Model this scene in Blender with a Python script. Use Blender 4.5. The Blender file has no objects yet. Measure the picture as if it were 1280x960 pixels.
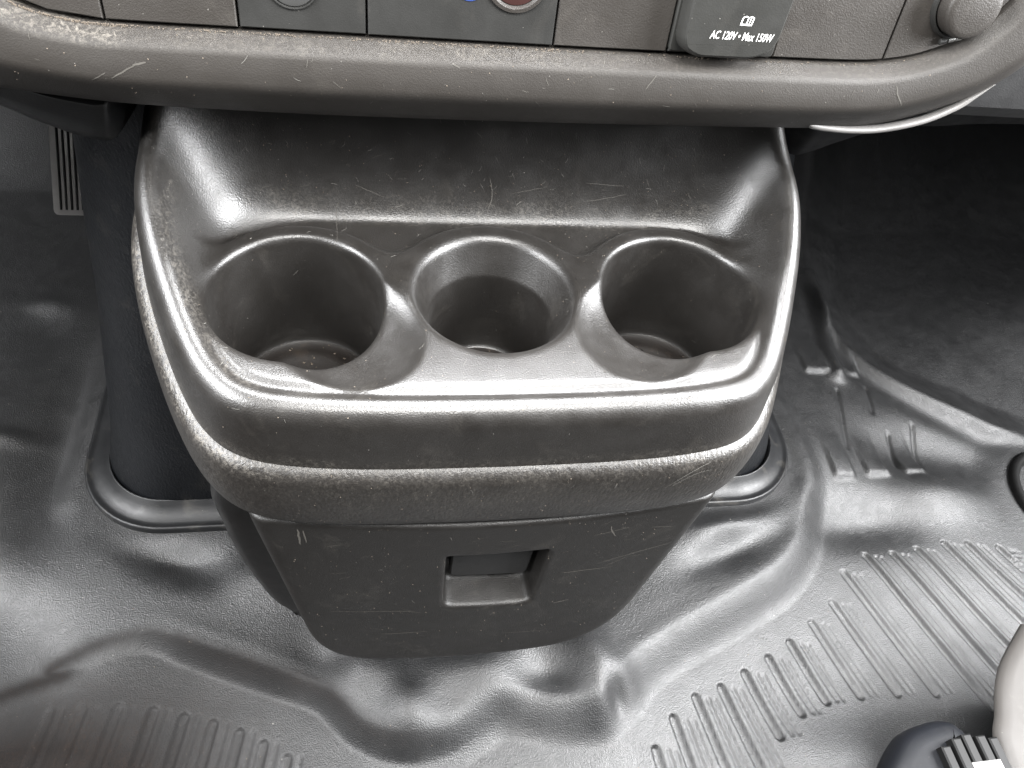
import bpy, math, random
import numpy as np
from mathutils import Matrix, Vector
from mathutils.bvhtree import BVHTree
random.seed(7); RNG = np.random.default_rng(7)
S = bpy.context.scene
COL = S.collection

# ------------------------------------------------------------------ camera
CAM_LOC = (-0.0636, -0.2841, 0.2728)
CAM_M = ((0.983309, 0.016609, -0.181185),
         (-0.128023, 0.770751, -0.624142),
         (0.129283, 0.636920, 0.760012))
cam_d = bpy.data.cameras.new("camera")
cam_d.sensor_width = 36.0
cam_d.lens = 27.0
cam_d.clip_start = 0.01
cam_d.clip_end = 50
cam = bpy.data.objects.new("camera", cam_d)
COL.objects.link(cam)
mw = Matrix([list(r) for r in CAM_M]).to_4x4()
mw.translation = CAM_LOC
cam.matrix_world = mw
S.camera = cam
cam_d.dof.use_dof = False

# ------------------------------------------------------------------ light
S.view_settings.view_transform = 'Standard'
S.view_settings.look = 'None'
S.view_settings.gamma = 1.0
S.view_settings.exposure = 0.25
world = bpy.data.worlds.new("World")
S.world = world
world.use_nodes = True
bg = world.node_tree.nodes["Background"]
bg.inputs[0].default_value = (0.92, 0.96, 1.0, 1)
bg.inputs[1].default_value = 0.015


def area(name, loc, target, sx, sy, power, col):
    d = bpy.data.lights.new(name, 'AREA')
    d.shape = 'RECTANGLE'
    d.size = sx
    d.size_y = sy
    d.energy = power
    d.color = col
    o = bpy.data.objects.new(name, d)
    COL.objects.link(o)
    o.location = loc
    v = Vector(target) - Vector(loc)
    o.rotation_euler = v.to_track_quat('-Z', 'Y').to_euler()
    return o


area("windscreen_light", (0.08, 0.42, 0.95), (0.05, -0.10, -0.1), 1.1, 0.55, 118, (0.985, 0.99, 1.0))
area("roof_light", (0.05, -0.45, 0.95), (0.03, -0.08, 0.0), 0.7, 0.3, 20, (1.0, 0.985, 0.96))
area("side_door_light", (1.12, -0.22, 0.66), (0.12, -0.02, -0.05), 0.95, 0.6, 88, (0.985, 0.99, 1.0))
area("left_door_light", (-1.10, -0.15, 0.66), (-0.05, 0.0, -0.05), 0.9, 0.5, 48, (0.985, 0.99, 1.0))

# ------------------------------------------------------------------ helpers


def link(o, parent=None):
    COL.objects.link(o)
    if parent:
        o.parent = parent
    return o


def thing(name, label, cat, loc=(0, 0, 0)):
    o = bpy.data.objects.new(name, None)
    o.empty_display_size = 0.02
    COL.objects.link(o)
    o.location = loc
    o["label"] = label
    o["category"] = cat
    return o


def mesh_obj(name, verts, faces, mat, parent=None, smooth=True, sharp=None):
    me = bpy.data.meshes.new(name)
    v = np.asarray(verts, dtype=float)
    me.from_pydata(v.tolist(), [], faces if isinstance(faces, list) else faces.tolist())
    me.validate()
    if smooth:
        me.polygons.foreach_set("use_smooth", [True] * len(me.polygons))
        if sharp:
            me.set_sharp_from_angle(angle=math.radians(sharp))
    me.materials.append(mat)
    me.update()
    o = bpy.data.objects.new(name, me)
    link(o, parent)
    if parent:
        o.matrix_parent_inverse = Matrix.Translation(-Vector(parent.location))
    return o


def set_attr(o, name, arr):
    a = o.data.attributes.new(name, 'FLOAT', 'POINT')
    a.data.foreach_set("value", np.asarray(arr, dtype=np.float32))


def sstep(a, b, x):
    t = np.clip((x - a) / (b - a), 0, 1)
    return t * t * (3 - 2 * t)


def smin(a, b, k):
    h = np.maximum(k - np.abs(a - b), 0) / np.maximum(k, 1e-9)
    return np.minimum(a, b) - h * h * k * 0.25


def smax(a, b, k):
    return -smin(-a, -b, k)


def catmull(pts, n=10, closed=False):
    p = np.array(pts, float)
    out = []
    N = len(p)
    rng = range(N if closed else N - 1)
    for i in rng:
        if closed:
            a, b, c, d = p[(i - 1) % N], p[i], p[(i + 1) % N], p[(i + 2) % N]
        else:
            a, b, c, d = p[max(i - 1, 0)], p[i], p[i + 1], p[min(i + 2, N - 1)]
        for t in np.linspace(0, 1, n, endpoint=False):
            out.append(0.5 * ((2 * b) + (-a + c) * t + (2 * a - 5 * b + 4 * c - d) * t * t + (-a + 3 * b - 3 * c + d) * t ** 3))
    if not closed:
        out.append(p[-1])
    return np.array(out)


def poly_sdf(px, py, poly):
    """signed distance (negative inside) of points to a closed polygon"""
    d = np.full(px.shape, 1e9)
    inside = np.zeros(px.shape, bool)
    N = len(poly)
    for i in range(N):
        a = poly[i]
        b = poly[(i + 1) % N]
        e = b - a
        wx = px - a[0]
        wy = py - a[1]
        t = np.clip((wx * e[0] + wy * e[1]) / max(e @ e, 1e-15), 0, 1)
        dx = wx - e[0] * t
        dy = wy - e[1] * t
        d = np.minimum(d, dx * dx + dy * dy)
        c1 = (a[1] <= py) != (b[1] <= py)
        if abs(e[1]) > 1e-15:
            xc = a[0] + (py - a[1]) / e[1] * e[0]
            inside ^= c1 & (px < xc)
    d = np.sqrt(d)
    return np.where(inside, -d, d)


def line_dist(px, py, pts):
    """distance to a polyline, signed side (+ left of travel), and arc parameter 0..1"""
    p = np.array(pts, float)
    best = np.full(px.shape, 1e9)
    side = np.zeros(px.shape)
    par = np.zeros(px.shape)
    L = np.r_[0, np.cumsum(np.hypot(*np.diff(p, axis=0).T))]
    for i in range(len(p) - 1):
        a = p[i]
        e = p[i + 1] - a
        wx = px - a[0]
        wy = py - a[1]
        t = np.clip((wx * e[0] + wy * e[1]) / max(e @ e, 1e-15), 0, 1)
        d = np.hypot(wx - e[0] * t, wy - e[1] * t)
        m = d < best
        best = np.where(m, d, best)
        side = np.where(m, np.sign(e[0] * wy - e[1] * wx), side)
        par = np.where(m, (L[i] + t * (L[i + 1] - L[i])) / L[-1], par)
    return best, side, par


class Grid2:
    """bilinear lookup of a 2D field"""

    def __init__(self, x0, y0, h, arr):
        self.x0, self.y0, self.h, self.a = x0, y0, h, arr

    def __call__(self, x, y):
        u = np.clip((x - self.x0) / self.h, 0, self.a.shape[0] - 1.001)
        v = np.clip((y - self.y0) / self.h, 0, self.a.shape[1] - 1.001)
        i = u.astype(np.int32)
        j = v.astype(np.int32)
        u = u - i
        v = v - j
        a = self.a
        return (a[i, j] * (1 - u) * (1 - v) + a[i + 1, j] * u * (1 - v) + a[i, j + 1] * (1 - u) * v + a[i + 1, j + 1] * u * v)


def surface_nets(f, lo, hi, h):
    """iso-surface of f(x,y,z)=0 (negative inside) as quads, vertices pulled onto the surface"""
    ax = [np.arange(lo[i], hi[i] + h, h) for i in range(3)]
    X, Y, Z = np.meshgrid(*ax, indexing='ij')
    F = f(X, Y, Z)
    I = F < 0
    nx, ny, nz = F.shape
    c = np.zeros((nx - 1, ny - 1, nz - 1), np.int8)
    for dx in (0, 1):
        for dy in (0, 1):
            for dz in (0, 1):
                c += I[dx:nx - 1 + dx, dy:ny - 1 + dy, dz:nz - 1 + dz]
    cells = np.argwhere((c > 0) & (c < 8))
    idx = np.full((nx - 1, ny - 1, nz - 1), -1, np.int64)
    idx[cells[:, 0], cells[:, 1], cells[:, 2]] = np.arange(len(cells))
    acc = np.zeros((len(cells), 3))
    cnt = np.zeros(len(cells))
    corners = [(a, b, d) for a in (0, 1) for b in (0, 1) for d in (0, 1)]
    for ca in corners:
        for k in range(3):
            if ca[k] == 0:
                cb = list(ca)
                cb[k] = 1
                fa = F[cells[:, 0] + ca[0], cells[:, 1] + ca[1], cells[:, 2] + ca[2]]
                fb = F[cells[:, 0] + cb[0], cells[:, 1] + cb[1], cells[:, 2] + cb[2]]
                m = (fa < 0) != (fb < 0)
                t = np.where(m, fa / np.where(m, fa - fb, 1), 0)
                p = np.array(ca, float)[None] + np.zeros((len(cells), 3))
                p[:, k] = t
                acc += np.where(m[:, None], p, 0)
                cnt += m
    P = np.array(lo) + (cells + acc / cnt[:, None]) * h
    e = 2e-4
    for _ in range(3):
        x, y, z = P.T
        f0 = f(x, y, z)
        g = np.stack([f(x + e, y, z) - f0, f(x, y + e, z) - f0, f(x, y, z + e) - f0], 1) / e
        gg = np.maximum((g * g).sum(1), 0.2)
        st = np.clip((f0 / gg)[:, None] * g, -h * .6, h * .6)
        P = P - st
    quads = []
    for k in range(3):
        sl = [slice(None)] * 3
        a = I[tuple(sl[:k] + [slice(0, -1)] + sl[k + 1:])]
        b = I[tuple(sl[:k] + [slice(1, None)] + sl[k + 1:])]
        E = np.argwhere(a != b)
        u, v = (k + 1) % 3, (k + 2) % 3
        ok = (E[:, u] > 0) & (E[:, v] > 0) & (E[:, u] < F.shape[u] - 1) & (E[:, v] < F.shape[v] - 1)
        E = E[ok]
        flip = a[E[:, 0], E[:, 1], E[:, 2]]
        q = []
        for du, dv in ((0, 0), (-1, 0), (-1, -1), (0, -1)):
            c2 = E.copy()
            c2[:, u] += du
            c2[:, v] += dv
            q.append(idx[c2[:, 0], c2[:, 1], c2[:, 2]])
        q = np.stack(q, 1)
        q = np.where(flip[:, None], q, q[:, ::-1])
        quads.append(q)
    return P, np.concatenate(quads)


def loft(rings, closed=True, cap0=False, cap1=False):
    """rings: (m, n, 3) -> verts, faces"""
    R = np.asarray(rings, float)
    m, n, _ = R.shape
    V = R.reshape(-1, 3)
    F = []
    for i in range(m - 1):
        for j in range(n if closed else n - 1):
            k = (j + 1) % n
            F.append([i * n + j, i * n + k, (i + 1) * n + k, (i + 1) * n + j])
    if cap0:
        F.append(list(range(n))[::-1])
    if cap1:
        F.append([(m - 1) * n + j for j in range(n)])
    return V, F


def inset(poly, d):
    """move a ccw polygon inward by d"""
    p = np.asarray(poly, float)
    a = np.roll(p, 1, 0)
    b = np.roll(p, -1, 0)
    e1 = p - a
    e2 = b - p
    e1 /= np.linalg.norm(e1, axis=1)[:, None]
    e2 /= np.linalg.norm(e2, axis=1)[:, None]
    n1 = np.stack([-e1[:, 1], e1[:, 0]], 1)
    n2 = np.stack([-e2[:, 1], e2[:, 0]], 1)
    b_ = n1 + n2
    b_ /= np.maximum(np.linalg.norm(b_, axis=1), 1e-6)[:, None]
    c = np.maximum((b_ * n1).sum(1), 0.5)
    return p + b_ * (d / c)[:, None]


def round_poly(pts, radii, n=6):
    """ccw corner points -> polygon with rounded corners"""
    p = np.array(pts, float)
    N = len(p)
    out = []
    for i in range(N):
        a, b, c = p[i - 1], p[i], p[(i + 1) % N]
        r = radii[i] if hasattr(radii, '__len__') else radii
        u = a - b
        w = c - b
        lu, lw = np.linalg.norm(u), np.linalg.norm(w)
        r_ = min(r, lu * .49, lw * .49)
        if r_ < 1e-6:
            out.append(b)
            continue
        s, e = b + u / lu * r_, b + w / lw * r_
        for t in np.linspace(0, 1, n):
            out.append((1 - t) ** 2 * s + 2 * t * (1 - t) * b + t * t * e)
    return np.array(out)


def prism(poly, prof, frame):
    """poly ccw in (u,v); prof = [(inset, w)...] from back to front; frame maps (u,v,w)->xyz"""
    rings = []
    for d, w in prof:
        q = inset(poly, d) if abs(d) > 1e-9 else np.asarray(poly, float)
        rings.append([frame(a, b, w) for a, b in q])
    return loft(rings, True, True, True)


# ------------------------------------------------------------------ materials
def mat_plastic(name, base, rough=0.45, spec=0.5, grain=1400, bump=0.12, speck=0.5, smudge=0.08,
                dirt_shade_col=(0.24, 0.22, 0.19), speck_scale=170, leather=0.0, dirt_shade=False, cloud=0.25, gdist=0.0008, matte=0.0):
    m = bpy.data.materials.new(name)
    m.use_nodes = True
    nt = m.node_tree
    N = nt.nodes
    L = nt.links
    b = N["Principled BSDF"]
    tc = N.new("ShaderNodeTexCoord")

    def noise(scale, detail=3, rough_=0.55, dist=0.0):
        n = N.new("ShaderNodeTexNoise")
        n.inputs["Scale"].default_value = scale
        n.inputs["Detail"].default_value = detail
        n.inputs["Roughness"].default_value = rough_
        n.inputs["Distortion"].default_value = dist
        L.new(tc.outputs["Object"], n.inputs["Vector"])
        return n.outputs["Fac"]

    def mrange(src, a, b_, c, d):
        r = N.new("ShaderNodeMapRange")
        r.inputs[1].default_value = a
        r.inputs[2].default_value = b_
        r.inputs[3].default_value = c
        r.inputs[4].default_value = d
        L.new(src, r.inputs[0])
        return r.outputs[0]

    def math_(op, a, b_):
        r = N.new("ShaderNodeMath")
        r.operation = op
        for i, v in enumerate((a, b_)):
            if isinstance(v, (int, float)):
                r.inputs[i].default_value = v
            else:
                L.new(v, r.inputs[i])
        return r.outputs[0]

    def mix(fac, c1, c2):
        r = N.new("ShaderNodeMix")
        r.data_type = 'RGBA'
        if isinstance(fac, (int, float)):
            r.inputs[0].default_value = fac
        else:
            L.new(fac, r.inputs[0])
        for i, c in ((6, c1), (7, c2)):
            if isinstance(c, tuple):
                r.inputs[i].default_value = (*c, 1)
            else:
                L.new(c, r.inputs[i])
        return r.outputs[2]

    # slow clouding of the colour plus a film of dust
    c_lo = tuple(v * (1 - cloud) for v in base)
    c_hi = tuple(v * (1 + cloud) for v in base)
    col = mix(mrange(noise(14, 4, 0.6), 0.3, 0.7, 0, 1), c_lo, c_hi)
    film = mrange(noise(38, 6, 0.7, 0.6), 0.56, 0.8, 0, smudge * 2.2)
    col = mix(film, col, dirt_shade_col)
    # dust specks of uneven size
    if speck > 0:
        for sc, thr in ((speck_scale, 0.075), (speck_scale * 2.9, 0.13)):
            v = N.new("ShaderNodeTexVoronoi")
            v.inputs["Scale"].default_value = sc
            L.new(tc.outputs["Object"], v.inputs["Vector"])
            sep = N.new("ShaderNodeSeparateColor")
            L.new(v.outputs["Color"], sep.inputs[0])
            size = mrange(sep.outputs[0], 1 - 0.25 * speck, 1.0, 0.0, thr)
            hit = math_('LESS_THAN', v.outputs["Distance"], size)
            hit = math_('MULTIPLY', hit, mrange(sep.outputs[1], 0, 1, 0.15, 0.8))
            col = mix(hit, col, (0.26, 0.25, 0.23))
    rr = mrange(noise(55, 5, 0.65), 0.3, 0.75, rough - 0.07, rough + 0.1)
    if dirt_shade:
        at = N.new("ShaderNodeAttribute")
        at.attribute_name = "dirt_shade"
        nn = math_('MULTIPLY', mrange(noise(520, 6, 0.75, 0.8), 0.46, 0.68, 0, 1), mrange(noise(45, 5, 0.7, 0.5), 0.35, 0.65, 0.1, 1))
        dm = math_('MULTIPLY', at.outputs["Fac"], nn)
        col = mix(dm, col, dirt_shade_col)
        rr = math_('ADD', rr, math_('MULTIPLY', dm, 0.35))
        if matte:
            rr = math_('ADD', rr, math_('MULTIPLY', at.outputs["Fac"], matte))
            col = mix(math_('MULTIPLY', at.outputs["Fac"], 0.5), col, tuple(0.3 * q for q in dirt_shade_col))  # floor only: colour darkened for both grime and painted seat shade
    L.new(col, b.inputs["Base Color"])
    L.new(rr, b.inputs["Roughness"])
    b.inputs["Specular IOR Level"].default_value = spec
    if matte:
        L.new(mrange(at.outputs["Fac"], 0, 1, spec, spec * 0.08), b.inputs["Specular IOR Level"])
    bp = N.new("ShaderNodeBump")
    bp.inputs["Strength"].default_value = bump
    bp.inputs["Distance"].default_value = gdist
    hsum = noise(grain, 2, 0.5)
    if leather > 0:
        v2 = N.new("ShaderNodeTexVoronoi")
        v2.feature = 'SMOOTH_F1'
        v2.inputs["Scale"].default_value = 620
        mp = N.new("ShaderNodeMapping")
        mp.inputs["Scale"].default_value = (1.0, 0.45, 0.45)
        L.new(tc.outputs["Object"], mp.inputs["Vector"])
        L.new(mp.outputs[0], v2.inputs["Vector"])
        hsum = math_('ADD', hsum, math_('MULTIPLY', v2.outputs["Distance"], leather))
    L.new(hsum, bp.inputs["Height"])
    L.new(bp.outputs[0], b.inputs["Normal"])
    return m


def mat_plain(name, base, rough=0.5, metal=0.0, spec=0.5):
    m = bpy.data.materials.new(name)
    m.use_nodes = True
    nt = m.node_tree
    b = nt.nodes["Principled BSDF"]
    tc = nt.nodes.new("ShaderNodeTexCoord")
    n = nt.nodes.new("ShaderNodeTexNoise")
    n.inputs["Scale"].default_value = 90
    n.inputs["Detail"].default_value = 5
    nt.links.new(tc.outputs["Object"], n.inputs["Vector"])
    mx = nt.nodes.new("ShaderNodeMix")
    mx.data_type = 'RGBA'
    mx.inputs[6].default_value = (*[v * 0.8 for v in base], 1)
    mx.inputs[7].default_value = (*[min(v * 1.15, 1) for v in base], 1)
    nt.links.new(n.outputs["Fac"], mx.inputs[0])
    nt.links.new(mx.outputs[2], b.inputs["Base Color"])
    b.inputs["Roughness"].default_value = rough
    b.inputs["Metallic"].default_value = metal
    b.inputs["Specular IOR Level"].default_value = spec
    return m


M_TRAY = mat_plastic("tray_plastic", (0.0145, 0.0132, 0.0120), 0.37, grain=1300, bump=0.2, speck=0.45, dirt_shade=True, spec=0.95, smudge=0.03, cloud=0.1)
M_RIM = mat_plastic("rim_plastic", (0.0168, 0.0152, 0.0137), 0.4, grain=1100, bump=0.3, speck=0.5, leather=1.2, dirt_shade=True, spec=0.65, smudge=0.035, cloud=0.1)
M_DOOR = mat_plastic("door_plastic", (0.0101, 0.0093, 0.0085), 0.45, grain=1500, bump=0.25, speck=0.6, smudge=0.04, spec=0.5, cloud=0.12)
M_HOUSING = mat_plastic("housing_plastic", (0.0070, 0.0070, 0.0070), 0.38, speck=0.15, smudge=0.02)
M_PADDLE = mat_plastic("paddle_plastic", (0.0150, 0.0150, 0.0150), 0.5, speck=0.1, smudge=0.02)
M_COLUMN = mat_plastic("column_plastic", (0.0049, 0.0056, 0.0069), 0.40, grain=900, bump=0.45, speck=0.25, smudge=0.03, leather=1, spec=0.4)
M_SEAL = mat_plastic("seal_rubber", (0.0100, 0.0104, 0.0113), 0.45, speck=0.35, smudge=0.10)
M_FLOOR = mat_plastic("floor_rubber", (0.0095, 0.0097, 0.0102), 0.475, grain=1000, bump=0.48, speck=0.3, smudge=0.05, speck_scale=120, gdist=0.0013, matte=0.3, dirt_shade=True, cloud=0.15,
                      dirt_shade_col=(0.030, 0.022, 0.018), spec=0.9)  # brown grime, darkened further to paint in the seat's shade
M_BEZEL = mat_plastic("bezel_plastic", (0.0293, 0.0262, 0.0232), 0.54, grain=1700, bump=0.2, speck=0.5, smudge=0.025, dirt_shade=True, spec=0.4, cloud=0.08)
M_PANEL = mat_plastic("panel_plastic", (0.0351, 0.0314, 0.0279), 0.50, grain=1500, bump=0.25, speck=0.55, smudge=0.05, cloud=0.1)
M_PANELD = mat_plastic("panel_plastic_dark", (0.0238, 0.0238, 0.0226), 0.48, grain=1700, bump=0.08, speck=0.3, smudge=0.03, cloud=0.08)
M_COVER = mat_plastic("cover_plastic", (0.0245, 0.0245, 0.0226), 0.45, grain=1700, bump=0.08, speck=0.45, smudge=0.03, cloud=0.08)
M_DASH = mat_plastic("dash_plastic", (0.0110, 0.0110, 0.0115), 0.5, speck=0.25, smudge=0.03)
M_LOWER = mat_plastic("lower_panel_plastic", (0.0084, 0.0088, 0.0092), 0.42, speck=0.35, smudge=0.04, spec=0.35)
M_BLACK = mat_plain("black_gap", (0.006, 0.006, 0.006), 0.7)
M_CUPFLOOR = mat_plastic("cup_floor_grime", (0.0100, 0.0075, 0.0060), 0.5, speck=0.6, smudge=0.25, dirt_shade_col=(0.07, 0.05, 0.035))
M_PRINT = mat_plain("white_print", (0.75, 0.75, 0.74), 0.6)
M_CHROME = mat_plain("grey_metal", (0.45, 0.45, 0.44), 0.3, 0.9)
M_BLUE = mat_plain("blue_print", (0.02, 0.045, 0.20), 0.5)
M_RED = mat_plain("dark_red_print", (0.035, 0.012, 0.010), 0.5)
M_SEAT = mat_plastic("seat_trim_plastic", (0.052, 0.0485, 0.0455), 0.5, grain=1500, bump=0.08, speck=0.2, smudge=0.03, dirt_shade_col=(0.3, 0.27, 0.24), cloud=0.06, spec=0.25)
M_BRACKET = mat_plastic("bracket_plastic", (0.005, 0.0055, 0.007), 0.5, speck=0.3, smudge=0.02, spec=0.15)
M_UNDER = mat_plastic("under_dash_plastic", (0.005, 0.005, 0.006), 0.6, speck=0.25, smudge=0.02, spec=0.15)
M_WHITE = mat_plain("white_plastic", (0.22, 0.215, 0.21), 0.4)
M_PEDAL = mat_plain("pedal_metal", (0.30, 0.29, 0.28), 0.45, 0.4)
M_RUBBER = mat_plain("black_rubber", (0.006, 0.006, 0.006), 0.6, spec=0.25)
M_ROLL = mat_plastic("rolled_edge_plastic", (0.16, 0.155, 0.15), 0.42, speck=0.3, smudge=0.03, spec=0.8)
M_LINT = mat_plain("lint", (0.17, 0.165, 0.15), 0.8)
M_SCRATCH = mat_plain("scratch", (0.075, 0.070, 0.062), 0.6)
M_CRUMB = mat_plain("crumb", (0.14, 0.115, 0.09), 0.9)

# ------------------------------------------------------------------ the rubber floor
FZ = -0.34
xs = np.concatenate([np.arange(-0.75, -0.46, 0.008), np.arange(-0.46, -0.34, 0.003), np.arange(-0.34, 0.57, 0.0013), np.arange(0.57, 0.70, 0.003), np.arange(0.70, 1.35, 0.008)])
ys = np.concatenate([np.arange(-0.42, -0.21, 0.006), np.arange(-0.21, 0.04, 0.0013), np.arange(0.04, 0.30, 0.0024), np.arange(0.30, 0.55, 0.004), np.arange(0.55, 1.15, 0.010)])
GX, GY = np.meshgrid(xs, ys, indexing='ij')


def gauss(cx, cy, sx, sy, rot=0.0):
    c, s = math.cos(rot), math.sin(rot)
    u = (GX - cx) * c + (GY - cy) * s
    v = -(GX - cx) * s + (GY - cy) * c
    return np.exp(-(u / sx) ** 2 - (v / sy) ** 2)


rz = np.random.default_rng(3)


def vnoise(scale, seed):
    r = np.random.default_rng(seed)
    a = r.random((64, 64))
    g = Grid2(-0.8, -0.5, scale, a)
    u = (GX + 0.8) / scale
    v = (GY + 0.5) / scale
    i = np.floor(u).astype(int) % 62
    j = np.floor(v).astype(int) % 62
    fu = u - np.floor(u)
    fv = v - np.floor(v)
    fu = fu * fu * (3 - 2 * fu)
    fv = fv * fv * (3 - 2 * fv)
    return (a[i, j] * (1 - fu) * (1 - fv) + a[i + 1, j] * fu * (1 - fv) + a[i, j + 1] * (1 - fu) * fv + a[i + 1, j + 1] * fu * fv) - 0.5


plateau = catmull([(-0.80, -0.06), (-0.334, -0.053), (-0.303, -0.043), (-0.246, -0.024), (-0.209, -0.034), (-0.148, -0.059), (-0.105, -0.078), (-0.076, -0.107),
                   (-0.046, -0.121), (-0.011, -0.119), (0.028, -0.102), (0.053, -0.104), (0.09, -0.113), (0.117, -0.11), (0.15, -0.081),
                   (0.191, -0.06), (0.25, -0.036), (0.306, -0.009), (0.343, 0.025), (0.366, 0.069), (0.376, 0.126), (0.36, 0.30), (0.30, 0.8)], 8)
pl_poly = np.vstack([plateau, [(-0.8, 0.8)]])
dP = poly_sdf(GX, GY, pl_poly)          # negative on the raised area
edge_amp = 0.020 * (1 - 0.85 * sstep(-0.19, -0.28, GX)) * (1 - 0.5 * sstep(0.05, 0.22, GY))
we = sstep(-0.10, 0.06, GX)
H = -edge_amp * (sstep(-0.006, 0.014, dP) * (1 - we) + sstep(-0.012, 0.026, dP) * we)
lip = np.exp(-((dP + 0.013) / 0.008) ** 2) * 0.0008 * (1 - 0.8 * sstep(-0.20, -0.26, GX)) * (1 - sstep(0.06, 0.2, GY))
H = H + lip
# soft swells of the moulding
H += 0.010 * gauss(-0.076, -0.066, 0.028, 0.022) + 0.012 * gauss(-0.040, -0.098, 0.020, 0.022, 0.5)
H -= 0.010 * gauss(-0.105, -0.055, 0.022, 0.03, 0.6)
H += 0.013 * gauss(0.112, -0.078, 0.022, 0.040, 0.3) - 0.009 * gauss(0.072, -0.080, 0.026, 0.018)
H -= 0.010 * gauss(0.125, -0.105, 0.010, 0.016, 0.2)
H += 0.008 * gauss(0.02, -0.075, 0.04, 0.02)
H += 0.010 * gauss(0.27, 0.045, 0.05, 0.022, 0.4) - 0.010 * gauss(0.26, 0.015, 0.05, 0.016, 0.35)
H -= 0.010 * gauss(-0.225, 0.040, 0.05, 0.018, -0.55) - 0.006 * gauss(-0.15, 0.015, 0.06, 0.02)
H -= 0.014 * gauss(-0.335, 0.16, 0.03, 0.10)
H += 0.016 * gauss(-0.40, 0.13, 0.04, 0.10) + 0.010 * gauss(-0.36, 0.02, 0.06, 0.05)
H += 0.004 * gauss(-0.39, 0.34, 0.020, 0.012) - 0.005 * gauss(-0.385, 0.30, 0.025, 0.03)
H += 0.006 * gauss(-0.40, 0.16, 0.035, 0.010)
H -= 0.075 * gauss(-0.415, -0.065, 0.085, 0.07)
H += 0.012 * gauss(0.40, 0.13, 0.05, 0.07) - 0.010 * gauss(0.56, 0.12, 0.10, 0.03, -0.2)
H -= 0.012 * gauss(0.42, 0.045, 0.06, 0.025)
H += 0.012 * gauss(0.52, 0.075, 0.05, 0.03)
# the swollen pan of the far footwell
bulge = catmull([(0.66, 0.85), (0.575, 0.589), (0.501, 0.414), (0.497, 0.354), (0.503, 0.292), (0.526, 0.246), (0.56, 0.209), (0.606, 0.178), (0.661, 0.148), (0.80, 0.11), (1.4, 0.10)], 8)
dB = poly_sdf(GX, GY, np.vstack([bulge, [(1.4, 0.85)]]))
H += -0.028 * (1 - sstep(-0.060, 0.004, dB)) + 0.005 * np.exp(-((dB - 0.004) / 0.009) ** 2)
H += 0.022 * gauss(0.80, 0.34, 0.12, 0.10) - 0.006 * np.exp(-((dB - 0.022) / 0.016) ** 2) * sstep(0.5, 0.1, GY)
rd, _, rp = line_dist(GX, GY, catmull([(0.504, 0.398), (0.493, 0.34), (0.475, 0.272), (0.471, 0.235)], 6))
H += 0.012 * np.exp(-(rd / 0.010) ** 2)
for (x0, x1, y, s) in ((0.432, 0.461, 0.241, 1), (0.480, 0.503, 0.240, 1), (0.408, 0.432, 0.098, 1), (0.450, 0.476, 0.102, 1), (0.496, 0.520, 0.104, 1)):
    w = sstep(x0 - 0.004, x0 + 0.003, GX) * (1 - sstep(x1 - 0.003, x1 + 0.004, GX))
    H += 0.0045 * w * sstep(y - 0.007, y + 0.001, GY) * (1 - sstep(y + 0.002, y + 0.06, GY))
for a, b in (((0.461, 0.211), (0.441, 0.134)), ((0.502, 0.216), (0.493, 0.181)), ((0.502, 0.153), (0.492, 0.111)), ((0.536, 0.163), (0.523, 0.110))):
    d, _, _ = line_dist(GX, GY, [a, b])
    H -= 0.002 * np.exp(-(d / 0.0026) ** 2)
# toe board climbing at the front, side rises
H += 0.55 * np.maximum(GY - 0.52, 0) ** 1.25
H += vnoise(0.13, 1) * 0.013 + vnoise(0.045, 2) * 0.0006
dF = poly_sdf(GX, GY, np.array([(-0.311, 0.10), (-0.30, 0.085), (-0.27, 0.066), (-0.24, 0.063), (0.29, 0.063), (0.33, 0.07), (0.355, 0.095), (0.358, 0.13), (0.358, 0.66), (-0.311, 0.66)]))
H *= sstep(0.0, 0.03, dF)
H += 0.012 * gauss(0.305, -0.170, 0.06, 0.034)
# moulded ribs: sunk channels with a flat foot, fanned a little
rt = np.array([(0.128, -0.17), (0.153, -0.143), (0.174, -0.121), (0.198, -0.106), (0.223, -0.1), (0.248, -0.09), (0.274, -0.079), (0.299, -0.067), (0.327, -0.051), (0.355, -0.034), (0.379, -0.006),
               (0.41, 0.011), (0.44, 0.011), (0.469, 0.014), (0.501, 0.018), (0.527, 0.016), (0.56, 0.01)])
rb = np.array([(0.10, -0.30), (0.13, -0.26), (0.16, -0.24), (0.19, -0.21), (0.214, -0.166), (0.232, -0.143), (0.252, -0.127), (0.279, -0.119), (0.302, -0.117), (0.33, -0.118), (0.356, -0.121),
               (0.388, -0.155), (0.418, -0.19), (0.45, -0.22), (0.485, -0.24), (0.52, -0.25), (0.56, -0.25)])
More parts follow.
